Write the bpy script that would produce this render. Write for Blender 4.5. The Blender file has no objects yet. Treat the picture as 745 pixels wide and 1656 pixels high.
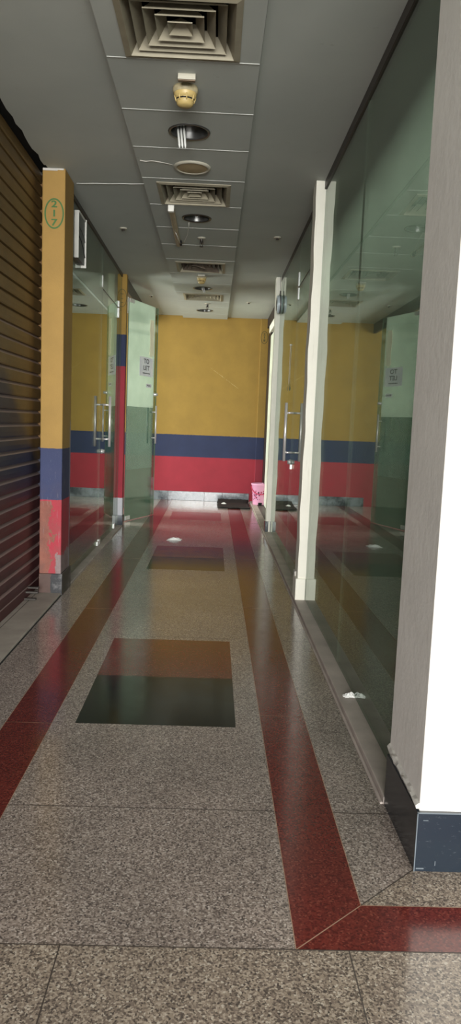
import bpy, bmesh, math, random
from mathutils import Vector, Matrix
random.seed(7)
PI = math.pi
scn = bpy.context.scene
COL = scn.collection

# ------------------------------------------------------------------ helpers
def s2l(c):
    return tuple(((v/255)/12.92 if v/255 <= .04045 else ((v/255+.055)/1.055)**2.4) for v in c) + (1,)

class NT:
    """tiny node helper"""
    def __init__(s, name):
        s.m = bpy.data.materials.new(name); s.m.use_nodes = True
        s.t = s.m.node_tree; s.t.nodes.clear()
        s.out = s.t.nodes.new('ShaderNodeOutputMaterial')
    def n(s, typ, ins=None, **kw):
        nd = s.t.nodes.new(typ)
        for k, v in kw.items(): setattr(nd, k, v)
        for k, v in (ins or {}).items(): s.set(nd, k, v)
        return nd
    def set(s, nd, k, v):
        sock = nd.inputs[k]
        if isinstance(v, bpy.types.NodeSocket): s.t.links.new(v, sock)
        elif isinstance(v, bpy.types.Node): s.t.links.new(v.outputs[0], sock)
        else: sock.default_value = v
    def math(s, op, a, b=0.0, clamp=False):
        nd = s.n('ShaderNodeMath', {0: a, 1: b}, operation=op); nd.use_clamp = clamp
        return nd.outputs[0]
    def mix(s, fac, a, b, blend='MIX'):
        nd = s.n('ShaderNodeMix', data_type='RGBA', blend_type=blend)
        s.set(nd, 0, fac); s.set(nd, 6, a); s.set(nd, 7, b)
        return nd.outputs[2]
    def co(s): return s.n('ShaderNodeTexCoord').outputs['Object']
    def pos(s): return s.n('ShaderNodeNewGeometry').outputs['Position']
    def noise(s, vec, scale, detail=3, rough=.55):
        return s.n('ShaderNodeTexNoise', {'Vector': vec, 'Scale': scale, 'Detail': detail, 'Roughness': rough}).outputs['Fac']
    def ramp(s, fac, stops, interp='LINEAR'):
        nd = s.n('ShaderNodeValToRGB', {'Fac': fac}); cr = nd.color_ramp; cr.interpolation = interp
        while len(cr.elements) < len(stops): cr.elements.new(0.5)
        for e, (p, c) in zip(cr.elements, stops): e.position = p; e.color = c
        return nd.outputs[0]
    def bump(s, h, strength, dist=.01):
        return s.n('ShaderNodeBump', {'Height': h, 'Strength': strength, 'Distance': dist}).outputs[0]
    def bsdf(s, color, rough=.6, metal=0.0, normal=None, **extra):
        b = s.n('ShaderNodeBsdfPrincipled', {'Base Color': color, 'Roughness': rough, 'Metallic': metal})
        if normal is not None: s.set(b, 'Normal', normal)
        for k, v in extra.items(): s.set(b, k, v)
        s.t.links.new(b.outputs[0], s.out.inputs[0])
        return s.m

def simple(name, rgb, rough=.6, metal=0.0, var=.12, scale=8.0, bump=0.0, bscale=60):
    k = NT(name); c = s2l(rgb); p = k.co()
    f = k.noise(p, scale, 4)
    dark = tuple(v*(1-var) for v in c[:3])+(1,); lite = tuple(min(1, v*(1+var)) for v in c[:3])+(1,)
    col = k.ramp(f, [(.3, dark), (.7, lite)])
    nm = k.bump(k.noise(p, bscale, 3), bump, .004) if bump else None
    return k.bsdf(col, rough, metal, nm)

class MB:
    """mesh builder: several primitives collected into ONE mesh"""
    def __init__(s): s.b = bmesh.new(); s.mi = 0
    def _tag(s, faces):
        for f in faces: f.material_index = s.mi
    def poly(s, pts):
        f = s.b.faces.new([s.b.verts.new(p) for p in pts]); f.material_index = s.mi; return f
    def box(s, a, b, M=None):
        x0, y0, z0 = a; x1, y1, z1 = b
        v = [Vector(p) for p in ((x0,y0,z0),(x1,y0,z0),(x1,y1,z0),(x0,y1,z0),(x0,y0,z1),(x1,y0,z1),(x1,y1,z1),(x0,y1,z1))]
        if M: v = [M @ p for p in v]
        vs = [s.b.verts.new(p) for p in v]
        for q in ((3,2,1,0),(4,5,6,7),(0,1,5,4),(1,2,6,5),(2,3,7,6),(3,0,4,7)):
            f = s.b.faces.new([vs[i] for i in q]); f.material_index = s.mi
    def tube(s, pts, r, n=10, cap=True):
        pts = [Vector(p) for p in pts]; rings = []
        up = None
        for i, p in enumerate(pts):
            d = (pts[min(i+1, len(pts)-1)] - pts[max(i-1, 0)]).normalized()
            if up is None: up = Vector((0,0,1)) if abs(d.z) < .9 else Vector((1,0,0))
            a = d.cross(up).normalized(); bb = a.cross(d).normalized(); up = bb
            rr = r[i] if isinstance(r, (list, tuple)) else r
            rings.append([s.b.verts.new(p + (a*math.cos(2*PI*k/n) + bb*math.sin(2*PI*k/n))*rr) for k in range(n)])
        for A, B in zip(rings, rings[1:]):
            for k in range(n):
                f = s.b.faces.new((A[k], A[(k+1)%n], B[(k+1)%n], B[k])); f.smooth = True; f.material_index = s.mi
        if cap:
            for R_ in (rings[0][::-1], rings[-1]):
                f = s.b.faces.new(R_); f.material_index = s.mi
    def lathe(s, prof, c=(0,0,0), n=40, axis='z', close=False, smooth=True):
        c = Vector(c); rings = []
        for r, h in prof:
            ring = []
            for k in range(n):
                a = 2*PI*k/n; u, w = r*math.cos(a), r*math.sin(a)
                p = {'z': (u, w, h), 'x': (h, u, w), 'y': (w, h, u)}[axis]
                ring.append(s.b.verts.new(c + Vector(p)))
            rings.append(ring)
        for A, B in zip(rings, rings[1:]):
            for k in range(n):
                f = s.b.faces.new((A[k], A[(k+1)%n], B[(k+1)%n], B[k])); f.smooth = smooth; f.material_index = s.mi
        if close:
            for R_ in (rings[0][::-1], rings[-1]):
                if len(R_) > 2:
                    f = s.b.faces.new(R_); f.material_index = s.mi
    def done(s, name, mats, parent=None, bevel=0.0, loc=None, fix=True):
        if fix: bmesh.ops.recalc_face_normals(s.b, faces=s.b.faces)
        me = bpy.data.meshes.new(name); s.b.to_mesh(me); s.b.free()
        for m in (mats if isinstance(mats, (list, tuple)) else [mats]): me.materials.append(m)
        o = bpy.data.objects.new(name, me); COL.objects.link(o)
        if parent: o.parent = parent
        if loc: o.location = loc
        if bevel:
            md = o.modifiers.new('bevel', 'BEVEL'); md.width = bevel; md.segments = 2; md.limit_method = 'ANGLE'
        return o

def thing(name, label, cat, loc=(0,0,0), rz=0.0, group=None):
    o = bpy.data.objects.new(name, None); COL.objects.link(o); o.empty_display_size = .1
    o.location = loc; o.rotation_euler = (0,0,rz)
    o['label'] = label; o['category'] = cat
    if group: o['group'] = group
    return o
def tag(o, label, cat, group=None):
    o['label'] = label; o['category'] = cat
    if group: o['group'] = group
    return o
def struct(o, label=None, cat=None):
    o['kind'] = 'structure'
    if label: o['label'] = label
    if cat: o['category'] = cat
    return o
def dup(root, loc, label, rz=None):
    r = root.copy(); COL.objects.link(r); r.location = loc; r['label'] = label
    if rz is not None: r.rotation_euler = (0,0,rz)
    for ch in list(root.children):
        c = ch.copy(); COL.objects.link(c); c.parent = r
        for g in list(ch.children):
            d = g.copy(); COL.objects.link(d); d.parent = c
    return r

def text_mesh(name, body, size, mat, parent, M, offset=0.0, sx=1.0):
    cu = bpy.data.curves.new(name+'_curve', 'FONT'); cu.body = body; cu.size = size
    cu.align_x = 'CENTER'; cu.align_y = 'CENTER'; cu.offset = offset; cu.extrude = .0004
    tmp = bpy.data.objects.new('tmp', cu); COL.objects.link(tmp)
    dg = bpy.context.evaluated_depsgraph_get(); dg.update()
    me = bpy.data.meshes.new_from_object(tmp.evaluated_get(dg)); me.name = name
    bpy.data.objects.remove(tmp)
    me.materials.clear(); me.materials.append(mat)
    me.transform(M @ Matrix.Diagonal((sx,1,1,1)))
    o = bpy.data.objects.new(name, me); COL.objects.link(o)
    if parent: o.parent = parent
    return o

# ------------------------------------------------------------------ main dimensions (metres)
EYE = 1.3
HC = 2.985          # side ceilings
HS = 2.955          # dropped panel strip
YB = 12.25          # back wall
XL = -1.14          # left glass plane
XR = 0.72           # right glass plane
XF = 0.835          # recessed front in the far right corner
SX0, SX1 = -.557, .153
SCX = -.203

# ------------------------------------------------------------------ materials
def granite_mat(name, cols, rough=.12, scale=215, dirt=.25, sheen=.05):
    k = NT(name); p = k.co()
    warp = k.n('ShaderNodeVectorMath', {0: p, 1: k.n('ShaderNodeVectorMath', {0: k.n('ShaderNodeTexNoise', {'Vector': p, 'Scale': 260.0}).outputs['Color'], 'Scale': .006}, operation='SCALE').outputs[0]}, operation='ADD').outputs[0]
    v = k.n('ShaderNodeTexVoronoi', {'Vector': warp, 'Scale': float(scale)})
    val = k.n('ShaderNodeSeparateColor', {0: v.outputs['Color']}).outputs[0]
    n = len(cols); acc = 0; stops = []
    tot = sum(w for _, w in cols)
    for c, w in cols: stops.append((acc/tot, s2l(c))); acc += w
    col = k.ramp(val, stops, 'CONSTANT')
    big = k.ramp(k.noise(p, 1.6, 5, .65), [(.3, (1-dirt, 1-dirt, 1-dirt*1.05, 1)), (.7, (1.08, 1.07, 1.05, 1))])
    col = k.mix(1.0, col, big, 'MULTIPLY')
    rg = k.math('ADD', k.math('MULTIPLY', k.noise(p, 7.0, 5), .14), rough-.04)
    return k.bsdf(col, rg, 0, None, **{'IOR': 1.45, 'Sheen Weight': sheen, 'Sheen Roughness': .5, 'Sheen Tint': (1,.95,.9,1)})
M_granite = granite_mat('speckled_granite', [((92,82,76),2),((118,106,98),3),((140,127,118),3),((160,148,139),2),((180,170,161),.6),((74,66,62),.8)])
M_granite_warm = granite_mat('speckled_granite_warm', [((88,78,70),2),((116,103,92),3),((140,126,112),3),((160,147,132),2),((178,168,154),.6),((70,62,57),.8)], .12)
M_red = granite_mat('red_granite', [((90,32,27),3),((102,40,33),3),((74,24,21),2),((118,58,48),.7)], .12, 200, .2, .015)
M_black = granite_mat('black_granite', [((8,10,9),5),((12,14,13),3),((20,23,21),.6)], .1, 200, .2, 0.0)
M_seam = simple('tile_seam', (62,54,48), .6)
M_seam_light = simple('tile_seam_pale', (150,120,98), .5)

def skirt_mat(name, base):
    k = NT(name); p = k.co()
    c = s2l(base)
    scr = k.ramp(k.noise(k.n('ShaderNodeMapping', {'Vector': p, 'Scale': (14,14,40)}).outputs[0], 3.0, 6, .75), [(.60, (0,0,0,1)), (.72, (1,1,1,1))])
    col = k.mix(k.math('MULTIPLY', scr, .35), c, s2l((120,125,128)))
    return k.bsdf(col, .2, 0)
M_skirt = skirt_mat('skirting_granite', (29,36,44))

def ceil_mat():
    k = NT('ceiling_paint'); p = k.co()
    col = k.ramp(k.noise(p, 1.3, 4), [(.3, s2l((176,181,174))), (.7, s2l((188,192,184)))])
    smudge = k.ramp(k.noise(p, 9.0, 5, .7), [(.66, (1,1,1,1)), (.78, (.75,.74,.7,1))])
    return k.bsdf(k.mix(1.0, col, smudge, 'MULTIPLY'), .75, 0, k.bump(k.noise(p, 300.0, 2), .05, .002))
M_ceil = ceil_mat()
M_bar = simple('ceiling_bar_white', (188,190,184), .5)

YEL, NAVY, RED = (154,122,52), (38,47,80), (156,40,55)
def band_mat(name, zs, cols, wear=None, slope=0.0, smooth=.75):
    """paint bands by height; zs ascending boundaries, cols bottom -> top"""
    k = NT(name); p = k.co()
    sx = k.n('ShaderNodeSeparateXYZ', {0: p}); z = sx.outputs[2]
    z = k.math('ADD', z, k.math('MULTIPLY', k.math('SUBTRACT', k.noise(p, 25.0, 3), .5), .012))
    if slope: z = k.math('ADD', z, k.math('MULTIPLY', sx.outputs[0], slope))
    col = s2l(cols[0])
    for b, c in zip(zs, cols[1:]):
        col = k.mix(k.math('GREATER_THAN', z, b), col, s2l(c))
    mott = k.ramp(k.noise(p, 3.5, 6, .65), [(.3, (.86,.86,.86,1)), (.7, (1.06,1.06,1.06,1))])
    col = k.mix(1.0, col, mott, 'MULTIPLY')
    if wear: col = wear(k, p, sx, z, col)
    nm = k.bump(k.noise(p, 120.0, 4), .25, .004)
    return k.bsdf(col, smooth, 0, nm)
def wall_wear(k, p, sx, z, col):
    spots = k.ramp(k.noise(p, 22.0, 5, .7), [(.67, (0,0,0,1)), (.76, (1,1,1,1))])
    low = k.math('LESS_THAN', z, .75)
    col = k.mix(k.math('MULTIPLY', k.math('MULTIPLY', spots, low), .22), col, s2l((226,150,160)))
    # scuffed pale scratch running diagonally over the yellow paint
    d = k.math('ABSOLUTE', k.math('SUBTRACT', k.math('ADD', z, k.math('MULTIPLY', sx.outputs[0], .68)), 2.115))
    inx = k.math('MULTIPLY', k.math('GREATER_THAN', sx.outputs[0], -.09), k.math('LESS_THAN', sx.outputs[0], .38))
    sc = k.math('MULTIPLY', k.math('LESS_THAN', d, k.math('MULTIPLY', k.math('SUBTRACT', k.noise(p, 26.0, 4, .7), .38), .035)), inx)
    return k.mix(k.math('MULTIPLY', k.math('MULTIPLY', sc, .45), k.noise(p, 30.0, 4)), col, s2l((225,205,150)))
M_backwall = band_mat('back_wall_paint', [.72, 1.08], [RED, NAVY, YEL], wall_wear)
def p1_wear(k, p, sx, z, col):
    n = k.noise(p, 6.0, 6, .65)
    # peeled paint below the blue band on the front-left side
    n = k.math('ADD', n, k.math('MULTIPLY', k.math('SUBTRACT', k.noise(p, 38.0, 5, .7), .5), .5))
    edge = k.math('ADD', k.math('MULTIPLY', k.math('SUBTRACT', sx.outputs[0], -1.155), 9.0), k.math('MULTIPLY', k.math('SUBTRACT', n, .5), 3.2))
    left = k.math('MULTIPLY', k.math('LESS_THAN', edge, 0.0), k.math('LESS_THAN', z, .69))
    peel = k.mix(k.noise(p, 11.0, 5, .7), s2l((84,46,34)), s2l((150,104,84)))
    col = k.mix(k.math('MULTIPLY', left, .85), col, peel)
    low = k.math('MULTIPLY', k.math('LESS_THAN', k.math('ADD', z, k.math('MULTIPLY', n, .3)), .46), k.math('GREATER_THAN', k.math('ADD', sx.outputs[0], k.math('MULTIPLY', n, .06)), -1.09))
    grey = k.mix(k.noise(p, 16.0, 4), s2l((92,84,82)), s2l((150,148,148)))
    col = k.mix(k.math('MULTIPLY', low, .85), col, grey)
    side = k.math('MULTIPLY', k.math('GREATER_THAN', sx.outputs[1], 5.62), k.math('LESS_THAN', k.math('ADD', z, k.math('MULTIPLY', n, .5)), 1.5))
    col = k.mix(k.math('MULTIPLY', side, .6), col, s2l((130,134,146)))
    gr = k.math('MULTIPLY', k.ramp(k.noise(p, 9.0, 6, .72), [(.40, (0,0,0,1)), (.66, (1,1,1,1))]), k.math('SUBTRACT', 1.0, k.math('MULTIPLY', z, 1.05), True))
    col = k.mix(k.math('MULTIPLY', gr, .75), col, s2l((96,74,66)))
    streak = k.ramp(k.noise(k.n('ShaderNodeMapping', {'Vector': p, 'Scale': (30,30,4)}).outputs[0], 2.0, 5, .7), [(.58, (0,0,0,1)), (.7, (1,1,1,1))])
    return k.mix(k.math('MULTIPLY', k.math('MULTIPLY', streak, .3), k.math('LESS_THAN', z, 1.05)), col, s2l((140,138,142)))
M_p1 = band_mat('worn_pillar_paint', [.70, 1.07], [(158,44,58), (46,54,88), (150,118,58)], p1_wear)
M_p2 = band_mat('second_pillar_paint', [.345, 1.92, 2.29], [(190,190,196), RED, NAVY, YEL])
M_p3 = band_mat('end_pillar_paint', [.72, 1.08], [(142,38,54), NAVY, YEL])
def plaster(name, rgb, var=.06):
    k = NT(name); p = k.co(); c = s2l(rgb)
    col = k.ramp(k.noise(p, 4.0, 6, .65), [(.3, tuple(v*(1-var*1.6) for v in c[:3])+(1,)), (.7, c)])
    st = k.ramp(k.noise(k.n('ShaderNodeMapping', {'Vector': p, 'Scale': (25,25,2)}).outputs[0], 2.0, 4), [(.6, (1,1,1,1)), (.8, (.86,.85,.83,1))])
    return k.bsdf(k.mix(1.0, col, st, 'MULTIPLY'), .7, 0, k.bump(k.noise(p, 30.0, 5), .3, .004))
M_white = plaster('white_plaster', (232,229,222))
M_cream = plaster('cream_plaster', (243,240,226))
M_chip = plaster('chipped_plaster', (190,186,178), .15)
M_concrete = simple('kerb_concrete', (174,163,155), .55, 0, .18, 6, .15)
M_sill = simple('shutter_sill_stone', (156,148,138), .6, 0, .2, 5, .15)
M_dark = simple('dark_gap', (10,9,8), .9)
M_rail = simple('dark_rail', (58,52,46), .5)
M_brown = simple('dark_brown_wood', (38,26,22), .6)
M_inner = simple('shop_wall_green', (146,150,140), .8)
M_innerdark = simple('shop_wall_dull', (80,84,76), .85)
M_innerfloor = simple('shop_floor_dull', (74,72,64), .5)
M_lit = simple('side_room_wall', (196,204,188), .8)

def steel(name, rgb, rough):
    k = NT(name); p = k.co()
    return k.bsdf(k.ramp(k.noise(p, 40.0, 3), [(.3, s2l(tuple(v*.9 for v in rgb))), (.7, s2l(rgb))]), rough, .65)
M_steel = simple('brushed_steel', (226,220,218), .32, .5, .05)
M_chrome = simple('chrome', (214,214,212), .25, .5, .05)
M_drum = simple('drum_steel', (196,206,212), .35, .1)
M_darkmetal = steel('dark_metal', (70,66,62), .45)
M_reflector = steel('lamp_reflector', (96,96,94), .3)

def glass_mat(name, tint, dust=(60,72,60), dustf=.05, rough=0.0, base=.05, power=5.0, strength=.92):
    k = NT(name)
    g = k.n('ShaderNodeNewGeometry')
    d = k.n('ShaderNodeVectorMath', {0: g.outputs['Normal'], 1: g.outputs['Incoming']}, operation='DOT_PRODUCT').outputs['Value']
    c = k.math('SUBTRACT', 1.0, k.math('ABSOLUTE', d), True)
    fr = k.math('ADD', base, k.math('MULTIPLY', k.math('POWER', c, power), strength), True)
    t = k.n('ShaderNodeBsdfTransparent', {0: s2l(tint)})
    df = k.n('ShaderNodeBsdfDiffuse', {0: s2l(dust)})
    p = k.co()
    dfac = k.math('MULTIPLY', k.noise(p, 2.5, 5, .6), dustf*2)
    a = k.n('ShaderNodeMixShader', {0: dfac, 1: t.outputs[0], 2: df.outputs[0]})
    gl = k.n('ShaderNodeBsdfGlossy', {0: (.95,1,.96,1), 'Roughness': rough})
    b = k.n('ShaderNodeMixShader', {0: fr, 1: a.outputs[0], 2: gl.outputs[0]})
    k.t.links.new(b.outputs[0], k.out.inputs[0])
    return k.m
M_glass = glass_mat('shop_glass', (204,214,204), (98,106,94), .08)
M_glass_near = glass_mat('shop_glass_green', (190,201,190), (116,121,112), .18, strength=.8)
M_glass_edge = simple('glass_edge', (96,108,94), .3)
def door_film_reflection_mat():
    k = NT('door_film_painted_reflections'); p = k.co(); sx = k.n('ShaderNodeSeparateXYZ', {0: p}); z = sx.outputs[2]
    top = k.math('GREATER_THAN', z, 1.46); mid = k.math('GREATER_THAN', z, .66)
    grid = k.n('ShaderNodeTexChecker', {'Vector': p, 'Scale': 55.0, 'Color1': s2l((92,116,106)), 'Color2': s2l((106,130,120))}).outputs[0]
    col = k.mix(mid, s2l((84,104,90)), grid); col = k.mix(top, col, s2l((202,212,200)))  # bands put the door's reflections and lit upper part into the film colour
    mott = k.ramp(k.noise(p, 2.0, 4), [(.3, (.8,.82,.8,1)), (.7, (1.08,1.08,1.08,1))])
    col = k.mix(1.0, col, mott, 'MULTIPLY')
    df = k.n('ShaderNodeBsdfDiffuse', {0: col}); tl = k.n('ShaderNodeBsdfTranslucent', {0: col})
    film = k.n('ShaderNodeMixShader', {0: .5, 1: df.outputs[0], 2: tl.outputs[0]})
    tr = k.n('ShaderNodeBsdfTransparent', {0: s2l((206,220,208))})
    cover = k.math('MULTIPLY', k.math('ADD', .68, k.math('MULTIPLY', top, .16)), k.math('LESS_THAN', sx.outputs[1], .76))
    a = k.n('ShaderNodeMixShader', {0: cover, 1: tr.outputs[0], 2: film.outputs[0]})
    gl = k.n('ShaderNodeBsdfGlossy', {0: (.95,1,.96,1), 'Roughness': .08})
    g = k.n('ShaderNodeNewGeometry')
    d = k.n('ShaderNodeVectorMath', {0: g.outputs['Normal'], 1: g.outputs['Incoming']}, operation='DOT_PRODUCT').outputs['Value']
    fr = k.math('ADD', .04, k.math('MULTIPLY', k.math('POWER', k.math('SUBTRACT', 1.0, k.math('ABSOLUTE', d), True), 5.0), .9), True)
    b = k.n('ShaderNodeMixShader', {0: fr, 1: a.outputs[0], 2: gl.outputs[0]})
    k.t.links.new(b.outputs[0], k.out.inputs[0]); return k.m
M_doorfilm_reflection = door_film_reflection_mat()
M_frost = simple('pale_frosted_panel', (226,234,216), .4)

def shutter_mat():
    k = NT('painted_shutter'); p = k.co(); sx = k.n('ShaderNodeSeparateXYZ', {0: p})
    y, z = sx.outputs[1], sx.outputs[2]
    w = k.math('MULTIPLY', k.math('SUBTRACT', k.noise(p, 5.0, 4), .5), .10)
    zz = k.math('ADD', z, w)
    up = k.math('ADD', 1.02, k.math('MULTIPLY', k.math('SUBTRACT', 5.4, y), .66))
    up = k.math('MINIMUM', up, 1.55)
    f_up = k.ramp(k.math('ADD', k.math('MULTIPLY', k.math('SUBTRACT', zz, up), 8.0), .5, True), [(0, (0,0,0,1)), (1, (1,1,1,1))])
    f_lo = k.ramp(k.math('ADD', k.math('MULTIPLY', k.math('SUBTRACT', zz, .86), 5.0), .5, True), [(0, (0,0,0,1)), (1, (1,1,1,1))])
    col = k.mix(f_lo, s2l((72,34,35)), s2l((40,38,52)))
    col = k.mix(f_up, col, s2l((100,78,42)))
    mott = k.ramp(k.noise(p, 7.0, 6, .7), [(.3, (.75,.75,.75,1)), (.7, (1.08,1.08,1.08,1))])
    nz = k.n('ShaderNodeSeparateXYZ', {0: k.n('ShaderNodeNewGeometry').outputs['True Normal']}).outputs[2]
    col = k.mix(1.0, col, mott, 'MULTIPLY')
    col = k.mix(k.math('MULTIPLY', k.math('MULTIPLY', k.math('GREATER_THAN', nz, .25), k.math('LESS_THAN', z, 1.9)), .6), col, s2l((150,132,126)))  # upward slat ledges greyed: dust plus the light they catch, as colour
    return k.bsdf(col, .5, 0)
M_shutter = shutter_mat()
M_guide = band_mat('guide_paint', [.70, 1.07], [(72,44,38), (44,44,58), (112,82,42)])
M_diff = simple('diffuser_beige', (152,145,124), .55)
M_plastic = simple('white_plastic', (206,205,197), .45)
M_aged = simple('aged_plastic', (168,164,148), .5)
M_dirty = simple('dirty_cream_plastic', (172,160,126), .5, 0, .2, 40)
M_yplastic = simple('yellowed_plastic', (176,154,98), .45)
M_discp = simple('tan_speaker_grille', (168,150,116), .6)
M_tube = simple('lamp_tube', (196,197,192), .3)
M_green = simple('green_paint', (44,92,32), .6)
M_olive = simple('dark_olive_paint', (70,66,26), .6)
M_paper = simple('white_paper', (240,245,252), .7)
M_scrap = simple('crumpled_paper', (236,236,232), .8)
M_ink = simple('black_ink', (34,36,44), .6)
M_creamstrip = simple('cream_strip', (250,244,214), .5)
M_ribbon = simple('pale_ribbon', (206,204,204), .5)
M_signface = simple('grey_sign_face', (96,98,94), .45)
M_mat = simple('black_rubber_mat', (26,27,24), .8, 0, .3, 30, .5)
M_wire = simple('white_wire', (200,196,186), .5)
M_batten = simple('beige_batten', (172,158,132), .5)
M_gold = steel('brass_bead', (214,180,90), .35)
def bucket_mat():
    k = NT('pink_printed_plastic'); p = k.co()
    v = k.n('ShaderNodeTexVoronoi', {'Vector': p, 'Scale': 36.0})
    sel = k.n('ShaderNodeSeparateColor', {0: v.outputs['Color']})
    zz = k.n('ShaderNodeSeparateXYZ', {0: p}).outputs[2]
    spot = k.math('MULTIPLY', k.math('LESS_THAN', v.outputs['Distance'], .42), k.math('GREATER_THAN', sel.outputs[0], .3))
    spot = k.math('MULTIPLY', spot, k.math('MULTIPLY', k.math('GREATER_THAN', zz, .08), k.math('LESS_THAN', zz, .23)))
    pc = k.mix(k.math('GREATER_THAN', sel.outputs[1], .55), s2l((170,40,80)), s2l((70,36,60)))
    return k.bsdf(k.mix(spot, s2l((232,168,200)), pc), .35)
M_bucket = bucket_mat()
M_handle = simple('crimson_plastic', (196,40,80), .4)

# ------------------------------------------------------------------ camera
f = 1200.0; VP = (346, 683); roll = math.atan(.036); W, H = 745, 1656
Yc = Vector(((VP[0]-W/2)/f, (H/2-VP[1])/f, -1)).normalized()
u = Vector((math.sin(roll), math.cos(roll), 0)); Zc = (u - u.dot(Yc)*Yc).normalized(); Xc = Yc.cross(Zc)
R3 = Matrix((Xc, Yc, Zc))             # camera axes -> world axes
cam = bpy.data.objects.new('camera', bpy.data.cameras.new('camera')); COL.objects.link(cam)
cam.matrix_world = Matrix.Translation((0, 0, EYE)) @ R3.to_4x4()
cam.data.sensor_fit = 'VERTICAL'; cam.data.sensor_height = 36; cam.data.lens = f/1656*36
cam.data.clip_start = .02
scn.camera = cam

# ------------------------------------------------------------------ floor
def build_floor():
    m = MB(); G, GW, RD, BK, SM, SL = range(6)
    def rect(x0, x1, y0, y1, mi, z=0.0):
        m.mi = mi; m.poly([(x0,y0,z),(x1,y0,z),(x1,y1,z),(x0,y1,z)])
    XK0, XK1 = -1.36, .90
    L0, L1, R0, R1 = -.84, -.645, .252, .450
    yA, yB, yC = 1.706, 1.884, 2.055
    YE = YB + .02
    rect(XK0, L0, yA, YE, G); rect(L0, L1, yA, YE, RD)
    # centre strip with inlaid squares
    ix0, ix1 = -.548, .140
    ins = [(3.06, 3.67, BK), (3.67, 4.32, RD), (6.43, 7.05, BK), (7.05, 7.67, RD), (9.80, 10.66, RD)]
    y = yA
    for a, b, mi in ins:
        if a > y: rect(L1, R0, y, a, G)
        rect(L1, ix0, a, b, G); rect(ix0, ix1, a, b, mi); rect(ix1, R0, a, b, G); y = b
    rect(L1, R0, y, YE, G)
    m.mi = RD
    m.poly([(R0,yA,0),(R1,yB,0),(R1,YE,0),(R0,YE,0)])
    m.poly([(R0,yA,0),(5,yA,0),(5,yB,0),(R1,yB,0)])
    m.mi = G; m.poly([(R1,yB,0),(.64,yC,0),(XK1,yC,0),(XK1,YE,0),(R1,YE,0)])
    m.mi = GW; m.poly([(R1,yB,0),(5,yB,0),(5,3.2,0),(XK1,3.2,0),(XK1,yC,0),(.64,yC,0)])
    rect(XK0, 5, -3, yA, GW)
    def seam(a, b, w=.0032, mi=SM):
        a, b = Vector(a), Vector(b); d = (b-a).normalized(); nrm = Vector((-d.y, d.x))*w/2; m.mi = mi
        m.poly([(*(a-nrm), .0004), (*(b-nrm), .0004), (*(b+nrm), .0004), (*(a+nrm), .0004)])
    seam((XK0,yA),(5,yA)); seam((-.335,yA),(-.335,-3)); seam((.385,yA),(.385,-3)); seam((-1.05,yA),(-1.05,-3)); seam((1.1,yA),(1.1,-3))
    seam((XK0,1.04),(5,1.04)); seam((XK0,.37),(5,.37))
    for k in range(1, 16):
        yy = yA + .665*k
        if k in (1,) : seam((L1,yy),(R0,yy)); seam((R1,yy),(.64,yy)); continue
        if k % 2 == 0:
            seam((XK0,yy),(L0,yy), .0025); seam((R1,yy),(.64,yy), .0025)
        if k in (4, 7, 9, 12): seam((L1,yy+.01),(R0,yy+.01), .0025)
    for yy in (3.05, 5.0, 6.9, 8.8): seam((L0,yy),(L1,yy), .0022, SL); seam((R0,yy+.15),(R1,yy+.15), .0022, SL)
    for x in (L0, L1, R0): seam((x,yA if x!=R0 else yA),(x,YE), .0022, SL)
    seam((R1,yB),(R1,YE), .0022, SL); seam((R1,yB),(5,yB), .0022, SL)
    seam((R0,yA),(R1,yB), .003, SL); seam((R1,yB),(.64,yC), .0032)
    return struct(m.done('floor', [M_granite, M_granite_warm, M_red, M_black, M_seam, M_seam_light], fix=False))
build_floor()

# kerbs, sills, thresholds
def kerb_right():
    m = MB(); m.box((.638, 2.44, -.02), (.728, YB, .026)); m.box((.626, 2.44, -.02), (.638, YB, .006))
    struct(m.done('trim_1', M_concrete, bevel=.004))
kerb_right()
def sill_left():
    m = MB(); m.box((-1.245, 1.0, -.02), (-1.075, 5.35, .018)); m.box((-1.40, 1.0, -.02), (-1.25, 5.57, .014))
    struct(m.done('trim_2', M_sill, bevel=.003))
    m = MB(); m.box((-1.0755,1.0,-.02),(-1.069,5.34,.005)); m.box((-1.2505,1.0,-.02),(-1.2445,5.34,.0145)); struct(m.done('trim_8', M_dark))
    m = MB(); m.box((-1.225, 5.72, -.02), (-1.075, 9.0, .014));
    struct(m.done('trim_3', M_concrete, bevel=.003))
sill_left()

# ------------------------------------------------------------------ walls
def slab(name, a, b, mat): m = MB(); m.box(a, b); return struct(m.done(name, mat))
slab('wall_back', (-4.6, YB, -.02), (.9, YB+.15, 3.2), M_backwall)
# skirting on the back wall
m = MB()
xs = [-1.1, -.72, -.12, .18, .62]
for a, b in zip(xs, xs[1:]): m.box((a+.0005, YB-.015, 0), (b-.0005, YB, .15))
k = NT('polished_skirting'); p = k.co()
cc = k.ramp(k.noise(p, 5.0, 6, .7), [(.42, s2l((44,50,58))), (.62, s2l((126,132,138)))])
M_skirt_back = k.bsdf(cc, .16)
struct(m.done('baseboard_back', M_skirt_back, bevel=.003))

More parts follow.
